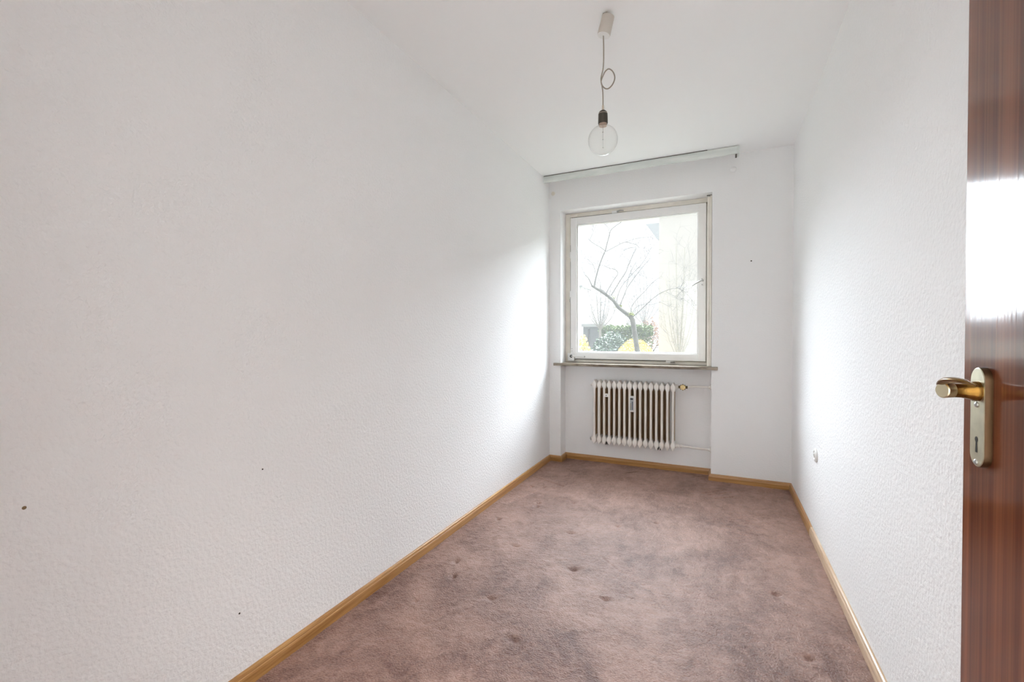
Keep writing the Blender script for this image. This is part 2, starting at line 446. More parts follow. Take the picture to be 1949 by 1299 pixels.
for i in range(len(path) - 1):
    mb = MB()
    mb.rings([[offset(i, a + 0.0005) + Vector((0, 0, b)) for a, b in prof], [offset(i + 1, a + 0.0005) + Vector((0, 0, b)) for a, b in prof]])
    struct(mb.build(names[i], m_base if i < 7 else m_base_pale), blabels[i], 'baseboard')

# ------------------------------------------------------------------ window
win = empty('window_1', (0.72, 0.15, 0.885))
struct(win, 'white single-sash tilt window with cream frame above the sill', 'window')
def wpart(mb, name, m, parent=win, **k):
    o = mb.build(name, m, **k)
    if parent is win: at_origin(o, win)
    else: o.parent = parent
    return o
FX0, FX1, FZ0, FZ1 = NX0 + 0.001, NX1 - 0.001, SILL_Z1 + 0.001, HEAD - 0.001
SX0, SX1, SZ0, SZ1 = 0.158, 1.288, 0.916, 2.190
GX0, GX1, GZ0, GZ1 = 0.214, 1.232, 0.972, 2.130
fr = MB()
y0, y1 = 0.14, 0.21
fr.box(FX0, 0.150, y0, y1, FZ0, FZ1).box(1.296, FX1, y0, y1, FZ0, FZ1).box(0.150, 1.296, y0, y1, FZ0, 0.908).box(0.150, 1.296, y0, y1, 2.198, FZ1)
fr.box(0.150, 0.19, 0.185, y1, 0.908, 2.198).box(1.256, 1.296, 0.185, y1, 0.908, 2.198).box(0.19, 1.256, 0.185, y1, 0.908, 0.945).box(0.19, 1.256, 0.185, y1, 2.16, 2.198)
wpart(fr, 'window_frame', m_frame, bevel=0.002)
sa = MB()
ys0, ys1 = 0.121, 0.183
sa.box(SX0, GX0, ys0, ys1, SZ0, SZ1).box(GX1, SX1, ys0, ys1, SZ0, SZ1).box(GX0, GX1, ys0, ys1, SZ0, GZ0).box(GX0, GX1, ys0, ys1, GZ1, SZ1)
sash = wpart(sa, 'sash', m_sash, bevel=0.002)
def bead(name, x0, x1, z0, z1, w_, ya, yb, m):
    mb = MB()
    mb.box(x0, x0 + w_, ya, yb, z0, z1).box(x1 - w_, x1, ya, yb, z0, z1).box(x0 + w_, x1 - w_, ya, yb, z0, z0 + w_).box(x0 + w_, x1 - w_, ya, yb, z1 - w_, z1)
    return wpart(mb, name, m, sash, bevel=0.0015)
bead('glazing_bead', GX0, GX1, GZ0, GZ1, 0.011, 0.133, 0.168, m_sash)
wpart(MB().box(GX0 + 0.002, GX1 - 0.002, 0.158, 0.162, GZ0 + 0.002, GZ1 - 0.002), 'pane', m_glass, sash)
# dark strips stand in for the shade in the gap between sash and frame
for (a, b, c, d) in [(0.151, 0.157, 1.00, 1.80), (0.151, 0.157, 1.86, 1.95)]:
    wpart(MB().box(a, b, 0.137, 0.18, c, d), 'gap_shade', m_gaps_fittings)
wpart(MB().box(0.20, 0.98, 0.137, 0.18, 0.909, 0.9155), 'gap_shade', m_gaps_fittings)
wpart(MB().box(0.165, 0.56, 0.134, 0.18, 2.1905, 2.1965), 'gap_shade', m_gaps_fittings)
# hinges, scissor stay and corner bearing
for z in (1.83, 1.475):
    wpart(MB().lathe([(0, 0.004), (0.002, 0.006), (0.055, 0.006), (0.057, 0.004)], (0.1535, 0.131, z), (0, 0, 1), 12), 'hinge', m_sash, smooth=True)
wpart(MB().lathe([(0, 0.004), (0.002, 0.0065), (0.03, 0.0065), (0.032, 0.004)], (0.1535, 0.131, 1.43), (0, 0, 1), 12), 'hinge', m_steel, smooth=True)
st = MB().box(0.150, 0.225, 0.116, 0.139, 2.196, 2.213)
stay = wpart(st, 'scissor_stay', m_frame, bevel=0.003)
wpart(MB().box(0.53, 0.575, 0.122, 0.139, 2.193, 2.212), 'stay_block', m_sash, bevel=0.002)
wpart(MB().tube([(0.575, 0.128, 2.203), (0.60, 0.122, 2.209), (0.632, 0.128, 2.207)], [0.008, 0.007, 0.004], 8), 'stay_latch', m_steel, smooth=True)
wpart(MB().box(0.985, 1.045, 0.124, 0.139, 0.897, 0.914), 'catch_plate', m_sash, bevel=0.002)
wpart(MB().tube([(1.02, 0.122, 0.903), (1.055, 0.122, 0.906)], 0.006, 8), 'catch_latch', m_steel, smooth=True)
cb = MB().box(0.132, 0.196, 0.113, 0.122, 0.895, 0.966)
cb.tube([(0.165, 0.112, 0.938), (0.23, 0.110, 0.937), (0.29, 0.112, 0.935)], [0.008, 0.0055, 0.0055], 10)
corner = wpart(cb, 'corner_bearing', m_sash, bevel=0.003)
wpart(MB().lathe([(0, 0.013), (0.006, 0.013), (0.008, 0.010)], (0.168, 0.113, 0.938), (0, -1, 0), 20), 'bearing_bolt', m_black, corner, smooth=True)
wpart(MB().lathe([(0, 0.007), (0.004, 0.006)], (0.29, 0.112, 0.935), (0, -1, 0), 16), 'rod_end', m_steel, corner, smooth=True)
for z in (0.985, 1.005):
    wpart(MB().lathe([(0, 0.003), (0.002, 0.003)], (0.172, 0.121, z), (0, -1, 0), 10), 'bearing_screw', m_gaps_fittings, corner)
# sash handle: slim plate, two screws, small drooping lever
hp = MB().box(1.249, 1.269, 0.117, 0.121, 1.525, 1.588)
hdl = wpart(hp, 'sash_handle', m_sash, bevel=0.0015)
wpart(MB().tube([(1.268, 0.10, 1.569), (1.25, 0.088, 1.563), (1.215, 0.084, 1.545), (1.185, 0.085, 1.526)], [0.006, 0.006, 0.0055, 0.004], 10), 'handle_lever', m_steel, hdl, smooth=True)
wpart(MB().lathe([(0, 0.007), (0.02, 0.006)], (1.264, 0.119, 1.567), (0, -1, 0), 14), 'handle_neck', m_steel, hdl, smooth=True)
for z in (1.580, 1.535):
    wpart(MB().lathe([(0, 0.006), (0.003, 0.0055)], (1.259, 0.1175, z), (0, -1, 0), 14), 'handle_screw', m_steel, hdl, smooth=True)
# shutter belt guide on the right cheek and its slot in the soffit
bt = MB().box(1.298, 1.3175, 0.012, 0.139, SILL_Z1 + 0.001, 2.206).box(1.3175, 1.330, 0.004, 0.139, SILL_Z1 + 0.001, 2.212)
struct(bt.build('trim_1', m_frame, bevel=0.003), 'tall cream strip in the window reveal beside the sash handle', 'trim')
struct(MB().box(1.294, 1.330, 0.002, 0.02, 2.2125, 2.2150).build('trim_2', m_gaps_fittings), 'thin dark slot plate on top of the cream reveal strip', 'trim')
sl = MB().box(0.047, 1.377, -0.034, NY - 0.001, SILL_Z0 + 0.001, SILL_Z1)
# the board is notched around the piers: two ears only in front of the wall face
sl = MB()
poly = [(0.047, -0.034), (1.377, -0.034), (1.377, -0.0008), (NX1 - 0.001, -0.0008), (NX1 - 0.001, 0.2), (NX0 + 0.001, 0.2), (NX0 + 0.001, -0.0008), (0.047, -0.0008)]
sl.rings([[(x, y, SILL_Z0 + 0.001) for x, y in poly], [(x, y, SILL_Z1) for x, y in poly]])
tag(sl.build('window_sill', m_sill, bevel=0.002), 'brownish stone window sill board over the radiator niche', 'window sill')

# ------------------------------------------------------------------ radiator
rad = empty('radiator', (0.725, 0.07, 0.18))
tag(rad, 'cream enamelled sixteen-section column radiator in the niche under the window', 'radiator')
PITCH, RX0 = 0.0432, 0.401
def section_mesh():
    mb = MB()
    def head(sgn, zc):
        # cross-section in x, z (z measured away from the column)
        sec = [(-0.0095, -0.036), (-0.0212, -0.008), (-0.0212, 0.010), (0, 0.040), (0.0212, 0.010), (0.0212, -0.008), (0.0095, -0.036)]
        rs = []
        for y, kx, kz in [(0.0215, 0.50, 0.85), (0.0245, 0.80, 0.96), (0.034, 1, 1), (0.104, 1, 1), (0.114, 0.6, 0.9), (0.118, 0.35, 0.75)]:
            rs.append([(x * kx, y, zc + sgn * z * kz) for x, z in sec])
        mb.rings(rs)
    head(1, 0.701); head(-1, 0.223)
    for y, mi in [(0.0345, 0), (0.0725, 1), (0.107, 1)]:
        rs = []
        for z, k in [(0.215, 1.25), (0.25, 1.15), (0.285, 1.0), (0.64, 1.0), (0.675, 1.15), (0.71, 1.25)]:
            rs.append([(0.0097 * k * math.cos(2 * PI * j / 12), y + 0.0125 * math.sin(2 * PI * j / 12), z) for j in range(12)])
        mb.rings(rs, True, mi)
    return mb
s0 = section_mesh().build('section', [m_rad, m_radin], smooth=True)
for i in range(16):
    s = s0 if i == 0 else s0.copy()
    if i: COL.objects.link(s)
    s.parent = rad
    s.location = Vector((RX0 + PITCH * i, 0, 0)) - rad.location
def rpart(mb, name, m, parent=rad, **k):
    o = mb.build(name, m, **k)
    if parent is rad: at_origin(o, rad)
    else: o.parent = parent
    return o
rpart(MB().box(RX0 + PITCH * 1.0, RX0 + PITCH * 14.2, 0.126, 0.131, 0.215, 0.705), 'shade_panel', m_radshade)['label'] = 'added brown panel for the shade behind the sections'
XR = RX0 + PITCH * 15
rpart(MB().lathe([(0, 0.019), (0.012, 0.019), (0.013, 0.014), (0.026, 0.013), (0.028, 0.009)], (RX0 - 0.012, 0.07, 0.692), (-1, 0, 0), 6), 'end_plug', m_rad, bevel=0.0015)
bpg = rpart(MB().lathe([(0, 0.019), (0.012, 0.019), (0.014, 0.015), (0.026, 0.014)], (RX0 - 0.012, 0.07, 0.222), (-1, 0, 0), 6), 'end_plug', m_rad, bevel=0.0015)
rpart(MB().tube([(0.366, 0.05, 0.235), (0.362, 0.048, 0.222), (0.369, 0.05, 0.206)], 0.003, 6), 'bleed_key', m_steel, bpg)
for x in (RX0 + PITCH * 2.5, RX0 + PITCH * 12.5):
    rpart(MB().box(x - 0.013, x - 0.007, 0.05, 0.139, 0.178, 0.216).box(x + 0.005, x + 0.011, 0.05, 0.139, 0.178, 0.216), 'bracket', m_gaps_fittings)
rpart(MB().lathe([(0, 0.020), (0.016, 0.020), (0.018, 0.012), (0.035, 0.011)], (XR + 0.014, 0.07, 0.706), (1, 0, 0), 20), 'outlet_nipple', m_rad, smooth=True)
# valve without its knob: bronze body with brass face
vx = 1.122
vb = MB()
vb.lathe([(0, 0.009), (0.004, 0.0125), (0.018, 0.0125), (0.02, 0.009)], (vx - 0.034, 0.06, 0.708), (1, 0, 0), 6)
vb.lathe([(0, 0.012), (0.002, 0.0125), (0.018, 0.0125), (0.02, 0.009)], (vx + 0.016, 0.06, 0.708), (1, 0, 0), 6)
vb.lathe([(0, 0.018), (0.03, 0.018)], (vx, 0.078, 0.708), (0, -1, 0), 20)
for k in range(8):
    a = 2 * PI * k / 8
    vb.lathe([(0, 0.004), (0.012, 0.004)], (vx + 0.0225 * math.cos(a), 0.052, 0.708 + 0.0225 * math.sin(a)), (0, -1, 0), 6)
valve = rpart(vb, 'valve', m_bronze); valve['label'] = 'dark bronze valve without its knob'
rpart(MB().lathe([(0, 0.0215), (0.010, 0.0215), (0.013, 0.0195), (0.0135, 0.004)], (vx, 0.052, 0.708), (0, -1, 0), 24), 'valve_face', m_brass, valve, smooth=True)
rpart(MB().tube([(vx + 0.034, 0.06, 0.708), (1.18, 0.06, 0.713), (1.21, 0.06, 0.717), (1.322, 0.06, 0.717)], 0.0075, 12), 'supply_pipe', m_rad, smooth=True)
rpart(MB().lathe([(0, 0.026), (0.004, 0.025), (0.008, 0.014), (0.02, 0.011)], (NX1 - 0.0005, 0.06, 0.717), (-1, 0, 0), 24), 'pipe_rosette', m_rad, smooth=True)
lf = MB().lathe([(0, 0.020), (0.014, 0.020), (0.016, 0.015), (0.03, 0.014), (0.032, 0.009), (0.038, 0.009), (0.039, 0.013), (0.055, 0.013), (0.057, 0.009)], (XR + 0.014, 0.07, 0.224), (1, 0, 0), 8)
rpart(lf, 'return_union', m_rad)
rpart(MB().tube([(XR + 0.069, 0.07, 0.224), (1.16, 0.068, 0.224), (1.20, 0.062, 0.222), (1.322, 0.06, 0.2205)], 0.0075, 12), 'return_pipe', m_rad, smooth=True)
rpart(MB().lathe([(0, 0.026), (0.004, 0.025), (0.008, 0.014), (0.02, 0.011)], (NX1 - 0.0005, 0.06, 0.2205), (-1, 0, 0), 24), 'pipe_rosette', m_rad, smooth=True)
# heat cost meter clamped between two columns, and a small mounting clip
mx, my = RX0 + PITCH * 7.5, 0.010
met = MB()
met.box(mx - 0.020, mx + 0.020, my, 0.034, 0.485, 0.618)
meter = tag(met.build('heat_meter', m_white, bevel=0.003), 'small white heat cost meter with two tubes on the radiator', 'meter')
MB().box(mx - 0.014, mx + 0.014, my - 0.0012, my + 0.004, 0.498, 0.605).build('meter_face', m_dial, meter)
MB().box(mx - 0.011, mx + 0.010, my - 0.0026, my, 0.588, 0.600).build('meter_mark', m_black, meter)
MB().tube([(mx - 0.008, my - 0.001, 0.505), (mx - 0.008, my - 0.001, 0.56)], 0.0035, 8).build('ampoule', m_fluid1, meter, smooth=True)
MB().tube([(mx + 0.006, my - 0.001, 0.505), (mx + 0.006, my - 0.001, 0.572)], 0.0035, 8).build('ampoule', m_fluid2, meter, smooth=True)
cx = RX0 + PITCH * 2.5
clip = tag(MB().box(cx - 0.019, cx + 0.019, 0.016, 0.034, 0.598, 0.626).build('radiator_clip', m_white, bevel=0.002), 'little white bracket between two radiator columns, left of the meter', 'bracket')
MB().lathe([(0, 0.006), (0.003, 0.005)], (cx, 0.016, 0.612), (0, -1, 0), 12).build('clip_screw', m_steel, clip, smooth=True)

# ------------------------------------------------------------------ curtain rail on the ceiling
rail = empty('curtain_rail', (0.75, -0.15, 2.5))
tag(rail, 'long grey aluminium curtain rail box on the ceiling above the window', 'curtain rail')
at_origin(MB().box(0.008, 1.498, -0.168, -0.160, 2.440, 2.4955).build('fascia', m_rail, bevel=0.0015), rail)
at_origin(MB().box(0.008, 1.498, -0.158, -0.05, 2.488, 2.4995).box(0.008, 1.498, -0.125, -0.118, 2.476, 2.488).box(0.008, 1.498, -0.085, -0.078, 2.476, 2.488).build('track', m_white), rail)
at_origin(MB().box(0.008, 1.30, -0.1692, -0.1605, 2.4956, 2.4996).build('top_shade_strip', m_gaps_fittings), rail)  # dark strip standing in for the shadow line below the ceiling
ec = MB()
ec.prism([(-0.168, 2.4955), (-0.168, 2.440), (-0.155, 2.436), (-0.05, 2.452), (-0.05, 2.4955)], (1.4985, 0, 0), (0, 1, 0), (0, 0, 1), (1, 0, 0), 0.012)
at_origin(ec.build('end_cap', m_rail, bevel=0.002), rail)
at_origin(MB().box(1.487, 1.4975, -0.150, -0.075, 2.442, 2.476).build('end_gap_shade', m_gaps_fittings), rail)  # dark block standing in for shade in the rail's open end
for lab, x, z, r in [('small cream wall plug cap in the corner near the left wall, under the curtain rail', 0.035, 2.394, 0.017), ('small white wall plug cap under the right end of the curtain rail', 1.478, 2.383, 0.021)]:
    tag(MB().lathe([(0, r), (0.006, r), (0.009, r * 0.8)], (x, 0, z), (0, -1, 0), 24).build('plug_cap', m_frame if r < 0.02 else m_wall_back, smooth=True), lab, 'plug cap')
tag(MB().lathe([(0, 0.005), (0.0015, 0.0045)], (1.601, 0.0, 1.684), (0, -1, 0), 12).build('wall_nail', m_hole), 'dark nail on the bare pier right of the window', 'nail')
for lab, y, z, r in [('brown plug in the long wallpaper wall at knee height', -3.355, 0.753, 0.004), ('tiny dark nail in the long wallpaper wall', -2.79, 0.683, 0.0025), ('tiny dark nail low on the long wallpaper wall above the baseboard', -2.874, 0.243, 0.003)]:
    tag(MB().lathe([(0, r), (0.0015, r * 0.8)], (0, y, z), (1, 0, 0), 10).build('wall_nail', m_nail if r > 0.0035 else m_hole), lab, 'nail')

# ------------------------------------------------------------------ round outlet on the right wall
ol = MB().lathe([(0, 0.0385), (0.004, 0.0385), (0.009, 0.034), (0.011, 0.024), (0.0075, 0.021), (0.0075, 0.014), (0.013, 0.012), (0.013, 0.001)], (W, -0.904, 0.477), (-1, 0, 0), 36).build('wall_outlet', m_white, smooth=True)
tag(ol, 'round white antenna outlet low on the wallpaper wall', 'outlet')
MB().lathe([(0, 0.004), (0.001, 0.004)], (W - 0.013, -0.904, 0.477), (-1, 0, 0), 12).build('outlet_screw', m_steel, ol)

# ------------------------------------------------------------------ pendant lamp
LX, LY = 0.930, -1.877
lamp = empty('pendant_lamp', (0.945, LY, 2.5))
tag(lamp, 'bare clear globe bulb hanging on a knotted textile cord from the ceiling', 'lamp')
def lpart(mb, name, m, parent=lamp, **k):
    o = mb.build(name, m, **k)
    if parent is lamp: at_origin(o, lamp)
    else: o.parent = parent
    return o
top = Vector((0.9515, LY, 2.488)); bot = Vector((0.9325, LY, 2.412)); ax = bot - top; ln = ax.length
lpart(MB().lathe([(0, 0.024), (0.001, 0.0265), (ln - 0.004, 0.0275), (ln - 0.001, 0.0265), (ln, 0.024), (ln - 0.001, 0.004)], top, ax, 32), 'ceiling_canopy', m_canopy, smooth=True)
lpart(MB().lathe([(0, 0.0268), (0.0012, 0.0262), (0.0015, 0.004)], bot - ax.normalized() * 0.0005, ax, 32), 'canopy_lit_disc', m_white, smooth=True)  # added white disc makes the canopy underside look lit
lpart(MB().tube([(0.945, LY, 2.5), (0.945, LY, 2.492), (0.953, LY, 2.4895), (0.958, LY, 2.494)], 0.0032, 8).box(0.932, 0.950, LY - 0.012, LY + 0.006, 2.489, 2.4995), 'ceiling_hook', m_bronze)
def catmull(pts, n=8):
    pts = [Vector(p) for p in pts]; out = []
    for i in range(len(pts) - 1):
        p0 = pts[max(i - 1, 0)]; p1 = pts[i]; p2 = pts[i + 1]; p3 = pts[min(i + 2, len(pts) - 1)]
        for k in range(n):
            t = k / n
            out.append(0.5 * ((2 * p1) + (p2 - p0) * t + (2 * p0 - 5 * p1 + 4 * p2 - p3) * t * t + (3 * p1 - p0 - 3 * p2 + p3) * t ** 3))
    out.append(pts[-1]); return out
cp = [(0.9312, 0, 2.414), (0.9325, 0, 2.36), (0.9325, 0, 2.31), (0.9305, 0, 2.275), (0.9265, -0.004, 2.250), (0.9225, -0.005, 2.228), (0.9255, -0.002, 2.205), (0.9375, 0.003, 2.189),
      (0.953, 0.006, 2.1865), (0.970, 0.006, 2.200), (0.9795, 0.004, 2.224), (0.972, 0.002, 2.250), (0.956, 0.001, 2.2655), (0.941, 0.003, 2.262), (0.9295, 0.004, 2.246), (0.9215, 0.002, 2.222),
      (0.9265, -0.004, 2.198), (0.9295, -0.003, 2.175), (0.9300, 0, 2.14), (0.9300, 0, 2.112)]
lpart(MB().tube(catmull([(x, LY + y, z) for x, y, z in cp]), 0.0026, 8), 'cord', m_cord, smooth=True)
lpart(MB().lathe([(0, 0.0042), (0.016, 0.0046), (0.024, 0.006)], (LX, LY, 2.116), (0, 0, -1), 12), 'cord_grip', m_grip, smooth=True)
sk = lpart(MB().lathe([(0, 0.006), (0.004, 0.012), (0.010, 0.0175), (0.016, 0.0185), (0.017, 0.0195), (0.056, 0.0205), (0.058, 0.0195)], (LX, LY, 2.096), (0, 0, -1), 28), 'lamp_socket', m_socket, smooth=True)
lpart(MB().lathe([(0, 0.0186), (0.0008, 0.0194), (0.0022, 0.0194), (0.003, 0.0186)], (LX, LY, 2.0815), (0, 0, -1), 28), 'socket_ring', m_grip, sk, smooth=True)
lpart(MB().lathe([(0, 0.0165), (0.014, 0.0165)], (LX, LY, 2.042), (0, 0, -1), 24), 'lamp_cap', m_copper, smooth=True)
BC, BR = 1.9685, 0.0625
gp = [(2.037, 0.0155), (2.031, 0.0175)]
for k in range(3, 31):
    a = PI * k / 30
    if BR * math.sin(a) > 0.019: gp.append((BC + BR * math.cos(a), BR * math.sin(a)))
gp += [(BC - BR * 0.966, 0.0155), (BC - BR * 0.99, 0.008), (BC - BR, 0.001)]
bulb = lpart(MB().lathe([(2.037 - z, r) for z, r in gp], (LX, LY, 2.037), (0, 0, -1), 40, cap=False), 'bulb_glass', m_bulb, smooth=True)
fw_ = MB().tube([(LX, LY, 2.03), (LX, LY, 1.932)], 0.00055, 6)
for z in (2.004, 1.972, 1.938):
    for k in range(4):
        a = PI / 4 + PI / 2 * k
        fw_.tube([(LX, LY, z), (LX + 0.004 * math.cos(a), LY + 0.004 * math.sin(a), z - 0.002)], 0.0005, 5)
lpart(fw_, 'filament_stem', m_fil, bulb)

# ------------------------------------------------------------------ door leaf, folded back along the right wall
DX = 1.75; DY1 = -2.817; DY0 = DY1 - 0.86
door = empty('door_1', (DX, DY0, 0.0))
struct(door, 'glossy reddish brown wooden door standing open against the wall', 'door')
def dpart(mb, name, m, parent=door, **k):
    o = mb.build(name, m, **k)
    if parent is door: at_origin(o, door)
    else: o.parent = parent
    return o
dpart(MB().box(DX, DX + 0.040, DY0, DY1, 0.010, 1.985), 'leaf', m_door, bevel=0.0015)
PY, PZ0, PZ1 = -2.883, 0.9325, 1.0835
def rounded_plate(w2, z0, z1, n=24):
    pts = [(w2 * math.cos(PI * k / n), z1 - w2 + w2 * math.sin(PI * k / n)) for k in range(n + 1)]
    pts += [(w2 * math.cos(PI + PI * k / n), z0 + w2 + w2 * math.sin(PI + PI * k / n)) for k in range(n + 1)]
    return pts
pm = MB()
def ring(w2, inset, x): return [(x, PY + a, b) for a, b in rounded_plate(w2 - inset, PZ0 + inset, PZ1 - inset)]
pm.rings([ring(0.0212, 0, DX), ring(0.0212, 0, DX - 0.0075), ring(0.0212, 0.0008, DX - 0.0088)], cap=False, mi=1)
f0 = ring(0.0212, 0.0008, DX - 0.0088); f1 = ring(0.0212, 0.0020, DX - 0.0095)
pm.rings([f0, f1], cap=False); pm.add(f1, [tuple(range(len(f1)))])
plate = dpart(pm, 'door_handle', [m_plate, m_platerim], smooth=True)
plate['label'] = 'worn brass back plate with keyhole'
HZ = 1.0475; NYc = PY - 0.003
nk = MB().lathe([(0, 0.0150), (0.006, 0.0150), (0.010, 0.0128), (0.020, 0.0108), (0.028, 0.0108), (0.034, 0.0114)], (DX - 0.0095, NYc, HZ), (-1, 0, 0), 28)
dpart(nk, 'lever_neck', m_lever, plate, smooth=True)
# lever heel with its flat round end, and the arched grip that points to the hinge side
hc = Vector((DX - 0.040, NYc, HZ))
hd = Vector((-0.90, -0.43, 0)).normalized()
dpart(MB().lathe([(-0.005, 0.0108), (0.010, 0.0116), (0.0135, 0.0117), (0.0148, 0.0105), (0.0150, 0.001)], hc, hd, 28), 'lever_heel', m_levercap, plate, smooth=True)
bow = [(1.7035, -2.872, 1.0500), (1.7000, -2.884, 1.0570), (1.6985, -2.905, 1.0635), (1.6995, -2.930, 1.0665), (1.7020, -2.952, 1.0660), (1.7050, -2.972, 1.0630)]
bp_ = catmull(bow, 6)
nb_ = len(bp_) - 1
dpart(MB().tube(bp_, [max(0.0006, (0.0028 + 0.0018 * math.sin(PI * min(1, k / nb_ * 1.2))) * min(1, (nb_ - k) / 9 + 0.12)) for k in range(nb_ + 1)], 14, flat=1.7), 'lever_grip', m_lever, plate, smooth=True)
for z in (1.0270, 0.9400):
    dpart(MB().lathe([(0, 0.0042), (0.0015, 0.004), (0.0026, 0.0025)], (DX - 0.0095, PY, z), (-1, 0, 0), 16), 'plate_screw', m_steel, plate, smooth=True)
kh = MB()
kx = DX - 0.0098
kp = [(0.0042 * math.cos(PI * k / 12 * 1.5 - PI * 0.25), 0.9745 + 0.0042 * math.sin(PI * k / 12 * 1.5 - PI * 0.25)) for k in range(13)]
kp += [(-0.0020, 0.9695), (-0.0030, 0.9548), (0.0030, 0.9548), (0.0020, 0.9695)]
kh.rings([[(kx + 0.003, PY + a, b) for a, b in kp], [(kx, PY + a, b) for a, b in kp]])
dpart(kh, 'keyhole', m_hole, plate)
# matching handle on the wall side of the leaf
dpart(MB().rings([[(DX + 0.040 + t, PY + a, b) for a, b in rounded_plate(0.0195, PZ0, PZ1)] for t in (0, 0.008)]).lathe([(0, 0.0155), (0.03, 0.012), (0.045, 0.013)], (DX + 0.047, PY, HZ), (1, 0, 0), 16)
      .tube([(DX + 0.085, PY + 0.004, HZ), (DX + 0.085, PY - 0.10, HZ)], 0.011, 12), 'wall_side_handle', m_lever)

# ------------------------------------------------------------------ garden outside the window
rng = random.Random(3)
m_lawn = mat('lawn', (0.10, 0.10, 0.07), 0.9, vary=0.25, vscale=3)
m_bark = mat('grey_bark', (0.105, 0.10, 0.085), 0.9, vary=0.2, vscale=12)
m_twig = mat('twig_bark', (0.14, 0.13, 0.125), 0.9)
m_hazed = mat('hazed_bark', (0.24, 0.23, 0.21), 0.9)  # distance haze put into a paler bark colour
m_moss = mat('moss', (0.20, 0.23, 0.03), 0.95, vary=0.2, vscale=30)
m_everg = mat('laurel_leaf', (0.035, 0.075, 0.045), 0.4, col2=(0.09, 0.14, 0.075), vscale=8)
m_hedge = mat('hedge_leaf', (0.08, 0.13, 0.035), 0.7, col2=(0.15, 0.20, 0.07), vscale=4)
m_yellow = mat('forsythia_bloom', (0.74, 0.49, 0.08), 0.7, col2=(0.84, 0.66, 0.25), vscale=6)
m_russet = mat('russet_leaf', (0.22, 0.13, 0.10), 0.8, col2=(0.30, 0.17, 0.08), vscale=5)
m_render_c = mat('cream_render', (0.62, 0.58, 0.545), 0.9, vary=0.02, vscale=3)
m_render_w = mat('white_render', (0.66, 0.66, 0.65), 0.9)
m_slate = mat('grey_roof', (0.33, 0.335, 0.34), 0.7)
m_shed = mat('grey_shed_boards', (0.17, 0.175, 0.19), 0.8, vary=0.1)
m_shedd = mat('dark_shed_door', (0.08, 0.08, 0.09), 0.8)
m_redroof = mat('red_roof_tiles', (0.24, 0.15, 0.12), 0.8)
GZ = 0.0
gr = MB().box(-60, 60, 0.6, 110, GZ - 0.5, GZ).build('lawn', m_lawn)
tag(gr, 'green lawn of the garden outside the window', 'lawn', kind='structure')

# right-hand apartment house, its corner cuts the view in half
bx = -0.122
hs = empty('apartment_house', (4, 14, GZ))
tag(hs, 'cream rendered house wall filling half of the window view', 'house')
at_origin(MB().box(bx, 13, 9.0, 22, GZ - 0.2, 5.0).build('house_wall', m_render_c), hs)
at_origin(MB().prism([(8.6, 5.0), (22.4, 5.0), (15.5, 7.4)], (bx - 0.3, 0, 0), (0, 1, 0), (0, 0, 1), (1, 0, 0), 13.6).build('house_roof', m_slate), hs)
# gable of the next house, its dark verge hangs out beyond the corner
nh = empty('gabled_house', (2.0, 26, GZ))
tag(nh, 'pale house with grey sloping gable roof behind the cream wall', 'house')
e0 = at(1229, 427, 26); e1 = at(1257, 464, 26); e2 = at(1300, 424, 26)
at_origin(MB().prism([(e0.x, e0.z), (e2.x + 3, e0.z), (e2.x + 3, e1.z - 3.0), (e1.x + (e1.x - e0.x) * 2, e1.z - (e0.z - e1.z) * 2)], (0, 26, 0), (1, 0, 0), (0, 0, 1), (0, 1, 0), 6).build('gable_roof', m_slate), nh)
at_origin(MB().box(e1.x + 1.6, e1.x + 6, 26.4, 32, GZ - 0.2, e1.z - 0.5).build('gable_wall', m_render_w), nh)
# white house at the far left with an eave and a red roof behind
lh = empty('white_house', (-7.2, 28, GZ))
tag(lh, 'white house at the edge of the garden behind the bare trees', 'house')
a0 = at(1106.5, 547, 26)
at_origin(MB().box(a0.x - 2.2, a0.x, 26, 28.5, GZ - 0.2, a0.z).build('house_wall', m_render_w), lh)
at_origin(MB().box(a0.x - 2.35, a0.x + 0.14, 25.8, 28.7, a0.z, a0.z + 0.10).build('house_eave', m_slate), lh)
# shed
s0_ = at(1110, 617, 22); s1_ = at(1141, 640, 22)
shed = empty('garden_shed', (s0_.x + 0.6, 23, GZ))
tag(shed, 'low grey garden shed with flat roof behind the evergreen bush', 'shed')
at_origin(MB().box(s0_.x, s1_.x + 0.3, 22, 24.5, GZ, s0_.z - 0.18).build('shed_wall', m_shed), shed)
at_origin(MB().box(s0_.x - 0.05, s1_.x + 0.35, 21.8, 24.7, s0_.z - 0.18, s0_.z).build('shed_roof', m_slate), shed)
at_origin(MB().box(s0_.x + 0.3, s0_.x + 0.4, 21.96, 22.0, GZ, s0_.z - 0.3).build('shed_post', m_shedd), shed)

